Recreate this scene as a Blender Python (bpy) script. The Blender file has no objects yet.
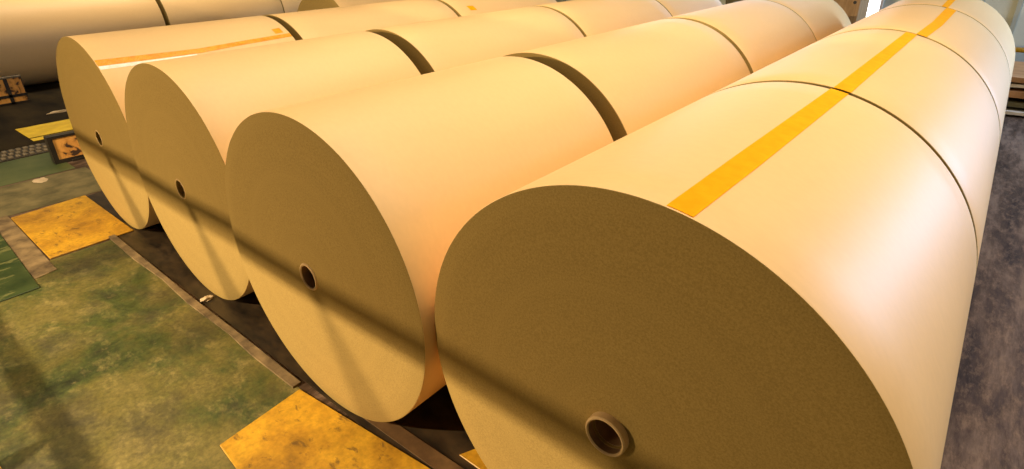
import bpy, bmesh, math, random
from mathutils import Vector, Matrix, noise
random.seed(7)
SC = bpy.context.scene
COL = SC.collection
S = 0.65                      # one roll radius in metres; positions below are in roll radii
R = math.radians

# ---------------------------------------------------------------- camera
FPX, CX, CY = 573.195, 513.985, 202.816
YAW, PITCH, ROLL = -0.701, -0.423, -0.024
CPOS = Vector((0.805, -2.397, 2.730))
d = Vector((math.sin(YAW)*math.cos(PITCH), math.cos(YAW)*math.cos(PITCH), math.sin(PITCH)))
r0 = Vector((math.cos(YAW), -math.sin(YAW), 0)); u0 = r0.cross(d)
c_, s_ = math.cos(ROLL), math.sin(ROLL)
rr = c_*r0 + s_*u0; uu = -s_*r0 + c_*u0
cam = bpy.data.cameras.new('camera'); cam_o = bpy.data.objects.new('camera', cam); COL.objects.link(cam_o)
M = Matrix((rr, uu, -d)).transposed().to_4x4(); M.translation = CPOS*S
cam_o.matrix_world = M
cam.sensor_width = 36; cam.lens = FPX/1024*36
cam.shift_x = -(CX-512)/1024; cam.shift_y = (CY-234.5)/1024
cam.clip_start = 0.02; cam.clip_end = 200
SC.camera = cam_o

# ---------------------------------------------------------------- world, view, lights
w = bpy.data.worlds.new('hall_air'); SC.world = w; w.use_nodes = True
w.node_tree.nodes['Background'].inputs[0].default_value = (1.0, 0.80, 0.55, 1)
w.node_tree.nodes['Background'].inputs[1].default_value = 0.25
vs = SC.view_settings
vs.view_transform = 'Standard'; vs.look = 'None'; vs.gamma = 1; vs.use_curve_mapping = False
vs.exposure = 0.0
try:
    SC.cycles.use_denoising = True
    SC.cycles.max_bounces = 6
    SC.cycles.sample_clamp_indirect = 6
except Exception: pass

def area(name, loc, target, sx, sy, power, col, spread=180):
    l = bpy.data.lights.new(name, 'AREA'); l.shape = 'RECTANGLE'; l.size = sx*S; l.size_y = sy*S
    l.energy = power; l.color = col; l.spread = R(spread)
    o = bpy.data.objects.new(name, l); COL.objects.link(o)
    loc = Vector(loc)*S; t = Vector(target)*S
    o.location = loc; o.rotation_euler = (t-loc).to_track_quat('-Z', 'Y').to_euler()
    return o
WARM = (1.0, 0.83, 0.57)
area('hall_lamp_a', (0.0, 1.2, 8.6), (-0.2, 1.2, 0), 3.0, 6.0, 120, WARM, 140)
area('hall_lamp_b', (-4.8, 1.6, 8.6), (-4.8, 1.6, 0), 3.0, 6.5, 96, WARM, 130)
area('hall_lamp_c', (3.8, 1.0, 7.0), (1.2, 1.0, 0.6), 3.0, 6.0, 66, WARM, 150)
area('hall_lamp_d', (-15.8, 3.4, 8.6), (-15.8, 3.4, 0), 2.0, 8.0, 140, WARM, 100)
area('daylight_right', (6.9, 9.3, 3.3), (0.5, 6.3, 1.0), 5.6, 4.4, 440, (0.62, 0.92, 1.50))
area('daylight_back', (-3.8, 12.2, 2.9), (-2.4, 7.0, 1.6), 6.5, 1.8, 60, (0.80, 0.93, 1.2))
area('front_lamp_high', (-5.6, -9.5, 6.6), (-2.2, -1.0, 0.3), 0.1, 0.1, 410, (1.0, 0.79, 0.50), 130)
area('front_lamp_low', (-6.8, -9.5, 3.3), (-4.2, -1.0, 0.9), 0.2, 0.2, 165, (1.0, 0.75, 0.42), 120)

# ---------------------------------------------------------------- materials
def mat(name, base=(.5,.5,.5), rough=.5, metal=0, spec=.5):
    m = bpy.data.materials.new(name); m.use_nodes = True
    b = m.node_tree.nodes['Principled BSDF']
    b.inputs['Base Color'].default_value = (*base, 1); b.inputs['Roughness'].default_value = rough
    b.inputs['Metallic'].default_value = metal; b.inputs['Specular IOR Level'].default_value = spec
    return m, m.node_tree.nodes, m.node_tree.links, b
def nz(n, l, scale, detail=4, rough=.55, vec=None, dist=0):
    t = n.new('ShaderNodeTexNoise'); t.inputs['Scale'].default_value = scale
    t.inputs['Detail'].default_value = detail; t.inputs['Roughness'].default_value = rough
    t.inputs['Distortion'].default_value = dist
    if vec is not None: l.new(vec, t.inputs['Vector'])
    return t.outputs['Fac']
def ramp(n, l, fac, stops):
    r = n.new('ShaderNodeValToRGB'); l.new(fac, r.inputs['Fac'])
    e = r.color_ramp.elements
    e[0].position, e[0].color = stops[0][0], (*stops[0][1], 1)
    e[1].position, e[1].color = stops[-1][0], (*stops[-1][1], 1)
    for p, c in stops[1:-1]:
        x = e.new(p); x.color = (*c, 1)
    return r.outputs['Color']
def mix(n, l, fac, a, b, mode='MIX'):
    m = n.new('ShaderNodeMix'); m.data_type = 'RGBA'; m.blend_type = mode
    for s, v in ((m.inputs[0], fac), (m.inputs[6], a), (m.inputs[7], b)):
        if hasattr(v, 'is_output'): l.new(v, s)
        elif isinstance(v, tuple): s.default_value = (*v, 1)
        else: s.default_value = v
    return m.outputs[2]
def coords(n, l, scale=(1,1,1)):
    t = n.new('ShaderNodeTexCoord'); mp = n.new('ShaderNodeMapping'); mp.inputs['Scale'].default_value = scale
    l.new(t.outputs['Object'], mp.inputs['Vector']); return mp.outputs['Vector']
def bump(n, l, b, h, strength, dist=.002):
    x = n.new('ShaderNodeBump'); x.inputs['Strength'].default_value = strength; x.inputs['Distance'].default_value = dist
    l.new(h, x.inputs['Height']); l.new(x.outputs['Normal'], b.inputs['Normal'])
def g3(v): return (v, v, v)

def m_wrap():
    m, n, l, b = mat('kraft_wrap', (.8,.5,.25), .5, spec=.42)
    v = coords(n, l, (1, .25, 1))
    f = nz(n, l, 3.0, 3, .5, v); f2 = nz(n, l, 60, 2, .5, coords(n, l, (.6, 1, .6)))
    c = ramp(n, l, f, [(.3, (.80,.51,.215)), (.7, (.85,.555,.245))])
    c = mix(n, l, .12, c, ramp(n, l, f2, [(.35, g3(.78)), (.65, g3(1.0))]), 'MULTIPLY')
    l.new(c, b.inputs['Base Color'])
    l.new(ramp(n, l, f, [(.3, g3(.48)), (.7, g3(.56))]), b.inputs['Roughness'])
    bump(n, l, b, nz(n, l, 2.2, 2, .5, coords(n, l, (1, .5, 1))), .25, .01)
    return m
def m_end():
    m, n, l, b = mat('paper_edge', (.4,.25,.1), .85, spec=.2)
    t = n.new('ShaderNodeTexCoord'); sp = n.new('ShaderNodeSeparateXYZ'); l.new(t.outputs['Object'], sp.inputs[0])
    cb = n.new('ShaderNodeCombineXYZ'); l.new(sp.outputs['X'], cb.inputs[0]); l.new(sp.outputs['Z'], cb.inputs[1])
    ln = n.new('ShaderNodeVectorMath'); ln.operation = 'LENGTH'; l.new(cb.outputs[0], ln.inputs[0])
    cr = n.new('ShaderNodeCombineXYZ'); l.new(ln.outputs['Value'], cr.inputs[0])
    rings = nz(n, l, 170, 3, .75, cr.outputs[0]); wide = nz(n, l, 14, 3, .6, cr.outputs[0])
    grain = nz(n, l, 190, 3, .8, t.outputs['Object'])
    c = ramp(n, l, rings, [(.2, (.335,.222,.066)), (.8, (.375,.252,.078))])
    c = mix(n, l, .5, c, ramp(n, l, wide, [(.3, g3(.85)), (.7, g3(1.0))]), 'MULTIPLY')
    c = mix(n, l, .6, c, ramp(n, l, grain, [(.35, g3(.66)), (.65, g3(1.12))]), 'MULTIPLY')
    l.new(c, b.inputs['Base Color']); bump(n, l, b, grain, .2, .001)
    return m
def m_simple(name, a, bcol, scale=8, rough=.6, metal=0, stretch=(1,1,1), bs=.2, spec=.5, detail=6):
    m, n, l, b = mat(name, a, rough, metal, spec)
    f = nz(n, l, scale, detail, .6, coords(n, l, stretch))
    l.new(ramp(n, l, f, [(.35, a), (.65, bcol)]), b.inputs['Base Color'])
    if bs: bump(n, l, b, f, bs, .003)
    return m
def m_tape(name, a, bc, rough, wr):
    m, n, l, b = mat(name, a, rough, spec=.06 if wr < .5 else .4)
    f = nz(n, l, 22, 4, .6, coords(n, l)); l.new(ramp(n, l, f, [(.35, a), (.65, bc)]), b.inputs['Base Color'])
    bump(n, l, b, nz(n, l, 38, 3, .6, coords(n, l), 1.5), wr, .006); return m
def m_green():
    m, n, l, b = mat('worn_green_floor_paint', (.1,.13,.04), .62)
    v = coords(n, l); f = nz(n, l, 2.0, 8, .66, v, .3); f2 = nz(n, l, 7, 8, .75, coords(n, l, (.8, 1.2, 1)))
    f3 = nz(n, l, 1.7, 8, .68, coords(n, l, (.8, .9, 1)), .2); f4 = nz(n, l, 45, 4, .7, v)
    c = ramp(n, l, f, [(.33, (.018,.021,.004)), (.42, (.052,.066,.011)), (.52, (.112,.096,.019)), (.66, (.165,.128,.032))])
    c = mix(n, l, ramp(n, l, f2, [(.52, g3(0)), (.70, g3(.75))]), c, (.27,.205,.06))
    c = mix(n, l, ramp(n, l, f3, [(.50, g3(0)), (.64, g3(.8))]), c, (.040,.034,.013))
    c = mix(n, l, .8, c, ramp(n, l, f4, [(.3, g3(.55)), (.7, g3(1.3))]), 'MULTIPLY')
    l.new(c, b.inputs['Base Color'])
    l.new(ramp(n, l, f2, [(.3, g3(.45)), (.7, g3(.75))]), b.inputs['Roughness'])
    bump(n, l, b, f2, .35, .004); return m
def m_yellow():
    m, n, l, b = mat('yellow_floor_paint', (.75,.38,.02), .45)
    v = coords(n, l); f = nz(n, l, 4, 6, .6, v, .4); f2 = nz(n, l, 17, 5, .65, coords(n, l, (.7, 1.3, 1)), .3)
    c = ramp(n, l, f, [(.32, (.27,.13,.010)), (.45,(.45,.225,.013)), (.6, (.58,.31,.017))])
    c = mix(n, l, ramp(n, l, f2, [(.57, g3(0)), (.66, g3(.8))]), c, (.13,.065,.015))
    c = mix(n, l, .7, c, ramp(n, l, nz(n, l, 40, 4, .7, v), [(.3, g3(.6)), (.7, g3(1.2))]), 'MULTIPLY')
    l.new(c, b.inputs['Base Color']); bump(n, l, b, f2, .3, .003); return m
def m_darkfloor():
    m, n, l, b = mat('scuffed_dark_floor', (.06,.045,.03), 1, spec=.14)
    f = nz(n, l, 2.6, 9, .7, coords(n, l, (2.4, .4, 1)), .2); f2 = nz(n, l, 14, 9, .8, coords(n, l, (1.5, .5, 1)))
    c = ramp(n, l, f, [(.35, (.022,.012,.007)), (.5, (.075,.045,.028)), (.64, (.19,.125,.085))])
    c = mix(n, l, ramp(n, l, f2, [(.48, g3(0)), (.75, g3(.8))]), c, (.30,.195,.13))
    l.new(c, b.inputs['Base Color'])
    l.new(ramp(n, l, f2, [(.3, g3(.5)), (.7, g3(.8))]), b.inputs['Roughness'])
    bump(n, l, b, f2, .5, .004); return m
def m_rust():
    m, n, l, b = mat('chipped_orange_paint', (.6,.28,.05), .6)
    f = nz(n, l, 9, 5, .6, coords(n, l), .8)
    l.new(ramp(n, l, f, [(.45, (.80,.38,.08)), (.58, (.60,.26,.05)), (.63, (.06,.03,.015))]), b.inputs['Base Color'])
    bump(n, l, b, f, .4, .004); return m
def m_emit(name, col, st):
    m, n, l, b = mat(name, col, .4); b.inputs['Emission Color'].default_value = (*col, 1); b.inputs['Emission Strength'].default_value = st
    return m
WRAP, END = m_wrap(), m_end()
CORE = m_simple('core_cardboard', (.55,.36,.17), (.66,.45,.22), 25, .6)
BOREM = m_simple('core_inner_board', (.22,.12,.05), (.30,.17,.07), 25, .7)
TAPE = m_tape('amber_tape', (.84,.345,.002), (.91,.39,.004), .8, .12)
TAPE_G = m_tape('wrinkled_amber_tape', (.78,.28,.006), (.90,.40,.02), .14, 1.0)
FILM = m_tape('wrinkled_clear_film', (.92,.80,.62), (1,.95,.85), .08, 1.0)
GREEN, YELLOW, DARK = m_green(), m_yellow(), m_darkfloor()
YEL2 = m_simple('bright_yellow_lane_paint', (.62,.40,.01), (.80,.55,.02), 6, .5)
def m_mat():
    m, n, l, b = mat('dark_green_mat', (.04,.07,.015), .5)
    f = nz(n, l, 5, 6, .6, coords(n, l)); f2 = nz(n, l, 13, 3, .5, coords(n, l, (1.6,.55,1)))
    c = ramp(n, l, f, [(.35, (.018,.034,.006)), (.65, (.050,.070,.016))])
    l.new(mix(n, l, ramp(n, l, f2, [(.60, g3(0)), (.65, g3(.8))]), c, (.13,.13,.04)), b.inputs['Base Color']); return m
MATG = m_mat()
CURB = m_simple('dusty_concrete_edge', (.08,.05,.020), (.24,.16,.07), 9, .8)
OLIVE = m_simple('dusty_olive_concrete', (.065,.055,.018), (.18,.14,.055), 5, .75)
BLACK = m_simple('black_steel', (.012,.009,.006), (.035,.026,.018), 10, .45)
TRACKM = m_simple('oily_track', (.010,.007,.004), (.050,.031,.014), 7, .45, stretch=(1,2,1))
RUST = m_rust()
LIGHTM = m_simple('worn_bare_metal', (.10,.08,.045), (.26,.20,.13), 14, .4)
SCRAP = m_simple('crumpled_paper', (.45,.33,.19), (.58,.44,.28), 12, .8)
WALLM = m_simple('grey_green_cladding', (.36,.36,.28), (.42,.42,.33), 2, .6, bs=.05)
RIBM = m_simple('dull_wall_rib', (.24,.24,.18), (.28,.28,.21), 2, .6, bs=.05)
CEILM = m_simple('dusty_ceiling', (.12,.10,.075), (.16,.13,.10), 2, .9, bs=0)
WOOD = m_simple('brown_board', (.30,.165,.06), (.44,.26,.11), 7, .7, stretch=(4,4,.6))
WOODD = m_simple('dark_olive_panel', (.07,.055,.02), (.13,.10,.035), 6, .5)
SHEET = m_simple('rusty_brown_sheet', (.34,.15,.045), (.52,.27,.11), 6, .6, stretch=(1,3,1))
SHEETL = m_simple('pale_sheet', (.62,.52,.40), (.78,.68,.55), 6, .6)
RAILY = m_simple('yellow_rail_paint', (.72,.42,.02), (.82,.52,.03), 6, .4, bs=.05)
GLOW = m_emit('daylit_pane', (.93,.96,1.0), 3.2)

# ---------------------------------------------------------------- mesh helpers
def add_box(bm, x0, x1, y0, y1, z0, z1, mi=0, bev=0):
    vs_ = [bm.verts.new(Vector(p)*S) for p in ((x0,y0,z0),(x1,y0,z0),(x1,y1,z0),(x0,y1,z0),(x0,y0,z1),(x1,y0,z1),(x1,y1,z1),(x0,y1,z1))]
    fs = [bm.faces.new([vs_[i] for i in q]) for q in ((3,2,1,0),(4,5,6,7),(0,1,5,4),(1,2,6,5),(2,3,7,6),(3,0,4,7))]
    for f in fs: f.material_index = mi
    if bev:
        es = list({e for f in fs for e in f.edges})
        bmesh.ops.bevel(bm, geom=es, offset=bev*S, segments=2, affect='EDGES', profile=.7)
def add_poly(bm, pts, z0, z1, mi=0):
    a = [bm.verts.new((x*S, y*S, z0*S)) for x, y in pts]; b = [bm.verts.new((x*S, y*S, z1*S)) for x, y in pts]
    fs = [bm.faces.new(b), bm.faces.new(a[::-1])]
    k = len(pts)
    for i in range(k): fs.append(bm.faces.new((a[i], a[(i+1)%k], b[(i+1)%k], b[i])))
    for f in fs: f.material_index = mi
def add_tube(bm, p0, p1, rad, seg=16, mi=0):
    p0, p1 = Vector(p0)*S, Vector(p1)*S; ax = (p1-p0).normalized()
    a = ax.orthogonal().normalized(); b = ax.cross(a); rings = []
    for p in (p0, p1):
        rings.append([bm.verts.new(p + (a*math.cos(t)+b*math.sin(t))*rad*S) for t in [2*math.pi*i/seg for i in range(seg)]])
    for i in range(seg):
        f = bm.faces.new((rings[0][i], rings[0][(i+1)%seg], rings[1][(i+1)%seg], rings[1][i])); f.smooth = True; f.material_index = mi
    for q in (rings[0][::-1], rings[1]): bm.faces.new(q).material_index = mi
def lathe_y(bm, prof, seg=160, closed=True, mis=None):
    """profile of (radius, y) revolved about the local y axis."""
    rings = []
    for (rad, y) in prof:
        rings.append([bm.verts.new((rad*S*math.sin(2*math.pi*i/seg), y*S, rad*S*math.cos(2*math.pi*i/seg))) for i in range(seg)])
    k = len(prof)
    for j in range(k if closed else k-1):
        a, b = rings[j], rings[(j+1)%k]
        for i in range(seg):
            f = bm.faces.new((a[i], a[(i+1)%seg], b[(i+1)%seg], b[i])); f.smooth = True
            if mis: f.material_index = mis[j]
def obj(name, bm, mats, parent=None, loc=(0,0,0), sharp=None):
    bmesh.ops.recalc_face_normals(bm, faces=bm.faces)
    me = bpy.data.meshes.new(name); bm.to_mesh(me); bm.free()
    for m in (mats if isinstance(mats, (list, tuple)) else [mats]): me.materials.append(m)
    if sharp: me.set_sharp_from_angle(angle=R(sharp))
    o = bpy.data.objects.new(name, me); COL.objects.link(o); o.location = Vector(loc)*S
    if parent: o.parent = parent
    return o
def tag(o, label, cat, group=None):
    o['label'] = label; o['category'] = cat
    if group: o['group'] = group
    return o
def thing(name, label, cat, loc=(0,0,0), group=None):
    o = bpy.data.objects.new(name, None); COL.objects.link(o); o.location = Vector(loc)*S; o.empty_display_size = .1
    return tag(o, label, cat, group)
def struct(name, bm, mats, loc=(0,0,0)):
    o = obj(name, bm, mats, None, loc); o['kind'] = 'structure'; return o
def B(): return bmesh.new()

# ---------------------------------------------------------------- the setting
XL, XR, YF, YB, ZC = -20.0, 7.2, -12.0, 12.6, 10.0
bm = B(); add_box(bm, XL, XR, YF, YB, -.3, 0); struct('floor', bm, DARK)
bm = B(); add_box(bm, XL, XR, YF, YB, ZC, ZC+.2); struct('ceiling', bm, CEILM)
bm = B(); add_box(bm, XL-.3, XL, YF, YB, -.3, ZC+.2); struct('wall_left', bm, WALLM)
bm = B(); add_box(bm, XR, XR+.3, YF, YB, -.3, ZC+.2); struct('wall_right', bm, WALLM)
bm = B(); add_box(bm, XL-.3, XR+.3, YF-.3, YF, -.3, ZC+.2); struct('wall_front', bm, WALLM)
bm = B()                                                   # back wall with the bright window left out of it
WX0, WX1, WZ0, WZ1 = -1.98, -1.42, .35, 3.4
add_box(bm, XL-.3, WX0, YB, YB+.3, -.3, ZC+.2); add_box(bm, WX1, XR+.3, YB, YB+.3, -.3, ZC+.2)
add_box(bm, WX0, WX1, YB, YB+.3, -.3, WZ0); add_box(bm, WX0, WX1, YB, YB+.3, WZ1, ZC+.2)
for k in range(46):                                        # ribs of the cladding
    x = -19.6 + k*.585
    if WX0-.12 < x < WX1+.12: continue
    add_box(bm, x-.035, x+.035, YB-.05, YB, 0, ZC, 1)
struct('wall_back', bm, [WALLM, RIBM])
win = B(); add_box(win, WX0, WX1, YB+.08, YB+.12, WZ0, WZ1); wn = struct('window_1', win, GLOW)
fr = B()
for a in ((WX0-.05, WX0, WZ0, WZ1), (WX1, WX1+.05, WZ0, WZ1), (WX0-.05, WX1+.05, WZ1, WZ1+.05), (WX0-.05, WX1+.05, WZ0-.05, WZ0)):
    add_box(fr, a[0], a[1], YB-.06, YB+.14, a[2], a[3])
obj('window_frame', fr, SHEETL, wn)

# floor zones, all flush with the hall floor apart from a few millimetres of paint and screed
bm = B(); add_poly(bm, [(-7.52,-1.57),(-5.88,-1.57),(-5.88,-1.02),(1.9,-1.02),(1.9,-7),(-7.52,-7)], .0, .004); struct('floor_green_bay', bm, GREEN)
bm = B(); add_poly(bm, [(-9.98,-.55),(-9.98,-6),(-8.80,-6),(-8.80,-.55)], .0, .004); struct('floor_green_strip', bm, m_simple('green_lane_paint', (.035,.058,.012), (.085,.10,.028), 3, .6))
bm = B(); add_poly(bm, [(-8.74,-.45),(-8.74,-6),(-7.54,-6),(-7.54,-1.62),(-7.54,-.45)], .0, .004); struct('floor_olive_strip', bm, OLIVE)
bm = B(); add_poly(bm, [(-5.95,-1.03),(-5.2,-1.045),(-4.6,-1.025),(-4.0,-1.05),(-3.3,-1.035),(-2.9,-1.055),(-2.34,-1.05),(-2.34,-.99),(-3.1,-.985),(-4.2,-.99),(-5.95,-.97)], .0, .022); struct('trim_1', bm, CURB)
bm = B(); add_poly(bm, [(-7.56,-1.72),(-5.55,-1.76),(-5.6,-1.575),(-7.56,-1.56)], .0, .010); struct('trim_2', bm, CURB)
bm = B(); add_poly(bm, [(-7.5,-.96),(-.6,-.96),(-.6,.6),(-7.5,.6)], .0, .002); struct('floor_track', bm, TRACKM)
bm = B(); add_poly(bm, [(-2.2,-.925),(-.95,-.90),(-.95,-.80),(-2.2,-.84)], .002, .012); struct('trim_3', bm, m_simple('brown_edge_strip', (.07,.035,.012), (.16,.085,.03), 8, .6))

bm = B(); add_poly(bm, [(-19.5,-6),(-10.65,-6),(-10.65,9.5),(-19.5,9.5)], .0, .001); struct('floor_dark_bay', bm, m_simple('oily_black_floor', (.006,.004,.002), (.030,.020,.008), 2.2, .8, spec=.1, stretch=(.6,1.6,1), detail=8))

# painted steel plates and marks
def plate(name, pts, label, cat, m=YELLOW, h=.012, z=.004, group=None):
    bm = B(); add_poly(bm, pts, z, z+h)
    bmesh.ops.bevel(bm, geom=list(bm.edges), offset=.004*S, segments=1, affect='EDGES')
    cx = sum(p[0] for p in pts)/len(pts); cy = sum(p[1] for p in pts)/len(pts)
    bmesh.ops.translate(bm, vec=Vector((-cx*S, -cy*S, -z*S)), verts=bm.verts)
    o = obj(name, bm, m, None, (cx, cy, z)); return tag(o, label, cat, group)
plate('floor_plate', [(-7.42,-1.555),(-5.90,-1.555),(-5.92,-.80),(-7.50,-.80)], 'scuffed yellow floor plate in front of the fourth roll from the right', 'floor plate', z=.0, h=.016)
plate('floor_plate', [(-2.29,-1.03),(-2.24,-1.60),(-.3,-1.75),(-.3,-.86),(-1.12,-.925)], 'large yellow floor plate below the second big roll from the right', 'floor plate', z=.004, h=.014)
plate('lane_marking', [(-12.0,-.57),(-11.15,-.56),(-11.15,1.6),(-12.0,1.6)], 'wide bright yellow lane stripe behind the orange block', 'floor marking', YEL2, .006, .0)
plate('lane_marking', [(-11.08,-.56),(-10.88,-.56),(-10.88,1.6),(-11.08,1.6)], 'thin yellow lane line just in front of the wide yellow stripe', 'floor marking', YEL2, .006, .0)
plate('yellow_marking', [(-1.06,-.745),(-.60,-.745),(-.60,-.62),(-1.0,-.62)], 'small yellow paint patch under the front of the nearest roll', 'floor marking', YELLOW, .006, .002)
plate('yellow_marking', [(-3.75,-2.50),(-2.6,-2.47),(-2.6,-3.4),(-3.75,-3.4)], 'yellow paint patch at the lower left edge of the green floor', 'floor marking', YELLOW, .003, .004)
plate('rubber_mat', [(-8.4,-1.70),(-5.33,-1.77),(-5.29,-4.2),(-8.4,-4.2)], 'dark green floor mat with pale scuffs left of the yellow plate', 'mat', MATG, .012, .004)
# chain conveyor set in the floor
t = thing('chain_conveyor', 'black floor chain with pale links beside the orange block', 'conveyor', (-10.3, -1.2, 0))
bm = B(); add_box(bm, -.30, .30, -1.8, .75, 0, .012); obj('chain_bed', bm, BLACK, t)
bm = B(); add_box(bm, -.06, .06, -.026, .026, .012, .030, 0, .006)
ln0 = obj('chain_link', bm, LIGHTM, t)
for k in range(28):
    for q in (-.19, .0, .19):
        if k == 0 and q == -.19: lk = ln0
        else: lk = ln0.copy(); COL.objects.link(lk); lk.parent = t
        lk.location = Vector((q, -1.7+k*.086+(.043 if q == 0 else 0), 0))*S

# ---------------------------------------------------------------- paper rolls
RB = .072
def strip(name, rad, pts, m, parent, lift=.0022, nseg=10):
    """curved strip: pts = (y, angle0, angle1) along the roll."""
    bm = B(); rows = []
    dense = []
    for i in range(len(pts)-1):
        a, b = pts[i], pts[i+1]; k = max(2, int(abs(b[0]-a[0])/.06))
        for j in range(k): dense.append([a[q]+(b[q]-a[q])*j/k for q in range(3)])
    dense.append(list(pts[-1]))
    for h in (0, 1):
        lay_ = []
        for (y, a0, a1) in dense:
            lay_.append([bm.verts.new(Vector(((rad+lift*h+.0004)*math.sin(R(a0+(a1-a0)*i/nseg)), y, (rad+lift*h+.0004)*math.cos(R(a0+(a1-a0)*i/nseg))))*S) for i in range(nseg+1)])
        rows.append(lay_)
    L, n_ = rows, len(dense)
    for h in (0, 1):
        for j in range(n_-1):
            for i in range(nseg):
                f = bm.faces.new((L[h][j][i], L[h][j][i+1], L[h][j+1][i+1], L[h][j+1][i])); f.smooth = True
    for j in range(n_-1):
        for i in (0, nseg): bm.faces.new((L[0][j][i], L[0][j+1][i], L[1][j+1][i], L[1][j][i]))
    for i in range(nseg):
        for j in (0, n_-1): bm.faces.new((L[0][j][i], L[0][j][i+1], L[1][j][i+1], L[1][j][i]))
    return obj(name, bm, m, parent, (0, 0, rad), sharp=40)
def paper_roll(x, rad, y0, y1, label, group, tapes=(), prot=.0, bulge=.02):
    L = y1-y0
    t = thing('paper_roll', label, 'paper roll', (x, y0, 0), group)
    prof, mis = [], []
    def P(r_, y, mi): prof.append((r_, y)); mis.append(mi)
    e = .006
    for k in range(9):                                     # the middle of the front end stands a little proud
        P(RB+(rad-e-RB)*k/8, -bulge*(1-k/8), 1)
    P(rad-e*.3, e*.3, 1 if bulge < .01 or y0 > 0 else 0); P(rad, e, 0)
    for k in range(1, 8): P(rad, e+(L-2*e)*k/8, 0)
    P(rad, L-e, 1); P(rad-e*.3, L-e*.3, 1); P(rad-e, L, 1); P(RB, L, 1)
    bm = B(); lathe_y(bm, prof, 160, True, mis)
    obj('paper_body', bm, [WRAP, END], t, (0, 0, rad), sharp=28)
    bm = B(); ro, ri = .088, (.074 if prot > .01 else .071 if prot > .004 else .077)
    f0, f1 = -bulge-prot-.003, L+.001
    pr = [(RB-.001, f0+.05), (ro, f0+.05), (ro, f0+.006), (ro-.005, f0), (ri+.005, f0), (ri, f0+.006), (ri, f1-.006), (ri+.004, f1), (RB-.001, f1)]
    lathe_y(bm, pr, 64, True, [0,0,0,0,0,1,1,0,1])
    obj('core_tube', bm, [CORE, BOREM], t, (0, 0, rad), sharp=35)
    for (nm, pts, m) in tapes:
        strip(nm, rad, [(y-y0, a, b) for y, a, b in pts], m, t)
    return t
xB, xC, xD = -1.998, -4.004, -6.106
rB, rC, rD = .977, .995, 1.010
# nearest row, right of the picture
gA, gB_, gC, gD = 'rolls of the nearest row', 'rolls of the second row', 'rolls of the third row', 'rolls of the fourth row'
paper_roll(0, 1, -.886, 1.030, 'nearest large kraft paper roll, its whole dark end and raised core facing the camera', gA,
    [('tape', [(-.878, 7.7, 12.8), (-.3, 7.95, 13.4), (1.03, 8.9, 14.1)], TAPE)], prot=.034)
paper_roll(0, 1, 1.072, 3.524, 'second roll of the nearest row, straight amber tape between two dark seams', gA,
    [('tape', [(1.07, 9.2, 14.3), (3.53, 9.1, 13.9)], TAPE)], bulge=.004)
paper_roll(0, 1, 3.578, 5.922, 'third roll of the nearest row, its amber tape bent midway', gA,
    [('tape', [(3.57, 13.2, 17.8), (4.5, 13.9, 19.0), (5.93, 12.7, 18.5)], TAPE)], bulge=.004)
paper_roll(0, 1, 5.966, 8.016, 'last and farthest roll of the nearest row, washed white by daylight', gA,
    [('tape', [(5.97, 9.8, 13.4), (8.0, 7.0, 11.6)], TAPE)], bulge=.004)
# second row
paper_roll(xB, rB, -.941, 1.022, 'front roll of the second row, oval end left of the nearest roll', gB_, prot=.005)
paper_roll(xB, rB, 1.207, 3.79, 'second roll of the second row, behind the widest dark gap', gB_)
paper_roll(xB, rB, 3.87, 6.342, 'third roll of the second row, between a dark seam and a thin seam', gB_, bulge=.006)
paper_roll(xB, rB, 6.358, 8.421, 'last roll of the second row, bright curved rim beside the brown board', gB_, bulge=.004)
# third row
paper_roll(xC, rC, -.836, 1.137, 'front roll of the third row, narrow oval end between two other roll ends', gC, prot=.001)
paper_roll(xC, rC, 1.302, 3.87, 'second roll of the third row, just past the brown gap', gC)
paper_roll(xC, rC, 3.925, 6.345, 'third roll of the third row, between two thin dark seams', gC, bulge=.006)
paper_roll(xC, rC, 6.365, 8.40, 'last roll of the third row, with a white glare at its far end', gC, bulge=.004)
# fourth row
paper_roll(xD, rD, -.773, 1.210, 'front roll of the fourth row with shiny wrinkled tape along its side', gD,
    [('tape', [(-.765, 33.8, 38.2), (.15, 35.6, 39.2), (.6, 34.3, 37.6), (1.2, 33.0, 36.2)], TAPE_G),
     ('clear_film', [(-.765, 38.4, 40.8), (-.3, 39.1, 41.3), (.1, 39.4, 40.5)], FILM),
     ('tape_tab', [(1.04, 27.0, 32.0), (1.14, 26.5, 31.5)], TAPE_G)], prot=.001)
paper_roll(xD, rD, 1.297, 3.86, 'second roll of the fourth row, plain side between two dark gaps', gD)
paper_roll(xD, rD, 3.92, 6.35, 'third roll of the fourth row with a tiny yellow tape tab', gD, [('tape_tab', [(4.20, 29, 35), (4.33, 29.5, 35.5)], TAPE)], bulge=.006)
# fifth row begins farther back; far row by the left
xF = -9.6
paper_roll(xF, 1, 4.20, 6.60, 'roll standing back behind the fourth row, only a dark slice of its end showing', 'rolls of the set back row')
xE = -16.4
gE = 'rolls of the far left row'
paper_roll(xE, 1, -1.6, 3.50, 'long roll of the far left row, shadowed underside behind the orange block', gE, bulge=.006)
paper_roll(xE, 1, 3.60, 6.72, 'second roll of the far left row, right of the dark seam at the top', gE, bulge=.006)
paper_roll(xE, 1, 6.74, 9.6, 'roll ending the far left row beside the dark slice of another roll end', gE, bulge=.006)

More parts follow.
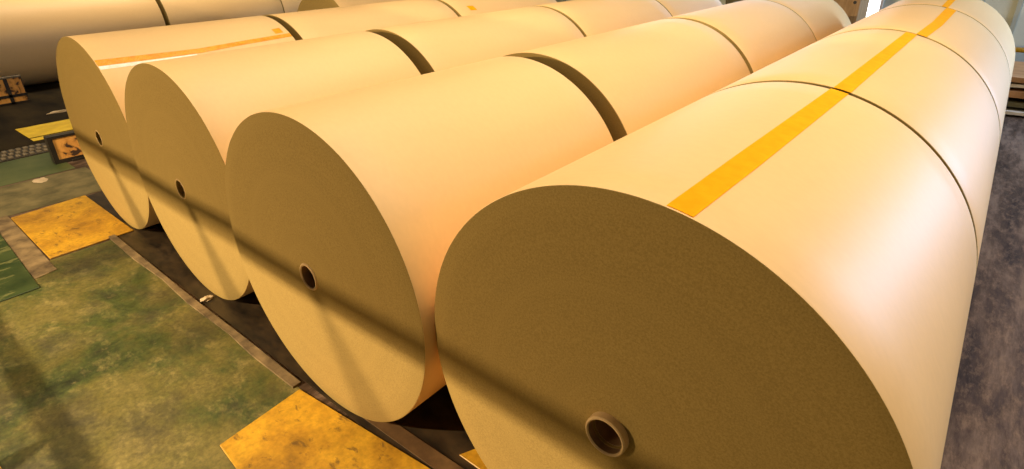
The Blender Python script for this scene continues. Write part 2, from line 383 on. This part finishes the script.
# ---------------------------------------------------------------- orange steel stops on the floor
t = thing('floor_stop', 'dark framed orange steel block left of the fourth roll end', 'floor stop', (-9.2, -.68, 0), 'steel floor stops')
bm = B(); add_box(bm, -.16, -.03, 0, .40, .0, .40, 0, .012); obj('block_body', bm, BLACK, t)
bm = B(); add_poly(bm, [(-.03,.04),(-.012,.04),(-.012,.385),(-.03,.385)], .045, .365); obj('face_plate', bm, RUST, t)
bm = B()
add_box(bm, -.03, .0, 0, .40, .365, .40); add_box(bm, -.03, .0, 0, .40, .0, .06); add_box(bm, -.03, .0, 0, .06, .06, .365)
obj('face_frame', bm, BLACK, t)
bm = B(); add_box(bm, -.005, .035, .20, .55, .0, .03, 0, .006); obj('foot_bar', bm, BLACK, t)
t = thing('floor_stop', 'orange steel block with dark bars and a pale top edge by the far left roll', 'floor stop', (-14.4, -.62, 0), 'steel floor stops')
bm = B(); add_box(bm, -.30, -.03, 0, .80, .0, .52, 0, .012); obj('block_body', bm, BLACK, t)
bm = B(); add_box(bm, -.03, -.012, .0, .78, .0, .50); obj('face_plate', bm, RUST, t)
bm = B(); add_box(bm, -.03, .012, .0, .80, .13, .18); add_box(bm, -.03, .012, .50, .56, .0, .50)
add_tube(bm, (-.005,.08,.02), (-.005,.42,.42), .03); add_box(bm, -.03, .012, 0, .8, -.0, .03); obj('face_bars', bm, BLACK, t)
bm = B(); add_box(bm, -.06, .015, -.02, .80, .505, .535, 0, .005); obj('top_edge', bm, LIGHTM, t)

# ---------------------------------------------------------------- paper scraps
def scrap(loc, sx, sy, h, label, rz=0):
    bm = B(); bmesh.ops.create_icosphere(bm, subdivisions=3, radius=1)
    for v in bm.verts:
        n_ = noise.noise(v.co*1.9+Vector(loc))*.45
        v.co = v.co*(1+n_); v.co.z = max(v.co.z, -.55)
        v.co = Vector((v.co.x*sx, v.co.y*sy, (v.co.z+.55)*h))*S
    o = obj('paper_scrap', bm, SCRAP, None, loc); o.rotation_euler.z = rz; tag(o, label, 'paper scrap', 'paper scraps on the floor')
scrap((-3.93,-.915,.002), .035, .05, .02, 'pale crumpled scrap on the dark track before the third roll end')
scrap((-8.62,-1.0,.004), .11, .075, .006, 'flat pale scrap on the olive floor behind the yellow plate')
scrap((-12.75,.27,.0), .05, .17, .025, 'thin white scrap on the dark floor above the yellow stripe')
scrap((1.62,3.6,.0), .03, .06, .01, 'tiny bright scrap on the dark floor right of the nearest row')

# ---------------------------------------------------------------- behind the rolls
bm = B(); add_box(bm, -2.75, -1.515, 10.9, 11.05, 0, 2.5, 0, .01)
t = thing('wooden_crate', 'tall brown wooden crate beyond the end of the second row', 'crate', (0,0,0))
obj('front_panel', bm, WOOD, t)
bm = B(); add_box(bm, -2.74, -1.53, 11.05, 11.9, 0, 2.48); obj('crate_body', bm, WOOD, t)
bm = B()
add_tube(bm, (-1.605, 10.885, 1.56), (-1.605, 10.91, 1.56), .03); obj('bolt', bm, BLACK, t)
bm = B(); add_tube(bm, (-2.4, 10.885, 1.56), (-2.4, 10.91, 1.56), .03); obj('bolt', bm, BLACK, t)
t = thing('steel_cabinet', 'dark olive cabinet beyond the end of the third row', 'cabinet', (-4.15, 10.9, 0))
bm = B(); add_box(bm, 0, .9, 0, .8, .08, 1.95, 0, .02); obj('cabinet_body', bm, WOODD, t)
bm = B(); add_box(bm, .04, .44, -.02, 0, .14, 1.88); obj('door', bm, WOODD, t)
bm = B(); add_box(bm, .46, .86, -.02, 0, .14, 1.88); obj('door', bm, WOODD, t)
bm = B(); add_box(bm, .02, .88, .04, .76, 0, .08); obj('plinth', bm, BLACK, t)
# guard rail, boards
t = thing('guard_rail', 'yellow guard rail in front of the grey back wall at the right', 'guard rail', (.2, 11.6, 0))
bm = B(); add_tube(bm, (.3,0,.79), (5.4,0,.79), .045); obj('top_rail', bm, RAILY, t)
for x in (.34, 2.0, 3.7, 5.36):
    bm = B(); add_tube(bm, (x,0,0), (x,0,.76), .04); add_box(bm, x-.1, x+.1, -.1, .1, 0, .02); obj('post', bm, RAILY, t)
def board(x0, x1, y0, y1, z, h, m, label, rz=0):
    bm = B()
    bmesh.ops.create_grid(bm, x_segments=18, y_segments=12, size=.5)
    for v in bm.verts:
        v.co = Vector((v.co.x*(x1-x0), v.co.y*(y1-y0), 0))
        v.co.z = .035*(1+noise.noise(Vector((v.co.x*1.6, v.co.y*1.6, z*9))))
    g = bmesh.ops.extrude_face_region(bm, geom=list(bm.faces))
    for v in [q for q in g['geom'] if isinstance(q, bmesh.types.BMVert)]: v.co.z += h
    for v in bm.verts: v.co *= S
    o = obj('board', bm, m, None, ((x0+x1)/2, (y0+y1)/2, z)); o.rotation_euler.z = rz
    tag(o, label, 'board', 'boards stacked by the guard rail')
board(.55, 3.2, 9.7, 11.2, 0, .05, SHEETL, 'pale board lying at the bottom of the stack by the yellow rail')
board(.60, 3.1, 9.8, 11.2, .11, .07, WOODD, 'dark board second from the bottom of the stack by the rail', .02)
board(.55, 3.2, 9.8, 11.2, .24, .10, SHEET, 'rust brown board in the middle of the stack by the rail', -.02)
board(.60, 3.1, 9.9, 11.3, .40, .05, SHEETL, 'pale board second from the top of the stack by the rail', .015)
board(.58, 3.2, 9.85, 11.3, .51, .08, SHEET, 'rust brown board topmost in the stack by the rail', -.01)

# ---------------------------------------------------------------- unseen bars and beam added behind the camera to shade the roll ends
t = thing('shadow_railing', 'unseen steel bar on slanting plates, added to cast shadows on the roll ends', 'shadow_caster', (-4.0, -4.2, 0))
bm = B(); add_box(bm, -5.5, 4.2, -.04, .04, 1.80, 1.845); obj('top_rail', bm, BLACK, t)  # added bar, casts the dark band on roll ends and floor
for xh, bw in ((-6.106, .52), (-4.004, .52), (-1.998, .52), (.05, .85)):  # plates added to cast a slanting wedge of shade below each core
    xs = xh*.616 - 6.8*.384 + 4.0
    bm = B(); pts = [(xs+.01, 1.80), (xs+.05, 1.80), (xs+bw, 1.22), (xs+.20, 1.22)]
    a = [bm.verts.new((x*S, -.012*S, z*S)) for x, z in pts]; b2 = [bm.verts.new((x*S, .012*S, z*S)) for x, z in pts]
    bm.faces.new(a); bm.faces.new(b2[::-1])
    for k in range(4): bm.faces.new((a[k], a[(k+1)%4], b2[(k+1)%4], b2[k]))
    obj('shadow_plate', bm, BLACK, t)
    bm = B(); add_box(bm, xs+.20, xs+bw, -.02, .02, .03, 1.22); obj('post', bm, BLACK, t)
for x in (-5.5, 4.2):
    bm = B(); add_tube(bm, (x,0,0), (x,0,1.82), .032); obj('post', bm, BLACK, t)
t = thing('light_blocker', 'unseen dark beam added to keep lamp light off the upper roll ends', 'light_blocker', (-4.0, -4.3, 0))
bm = B(); add_box(bm, -9, 4.6, -.2, .1, 3.20, 4.6); obj('blocker_beam', bm, BLACK, t)  # added out of view, cuts the high front lamp above the band
for x in (-9, 4.4):
    bm = B(); add_box(bm, x, x+.2, -.15, .05, 0, 3.20); obj('column', bm, BLACK, t)
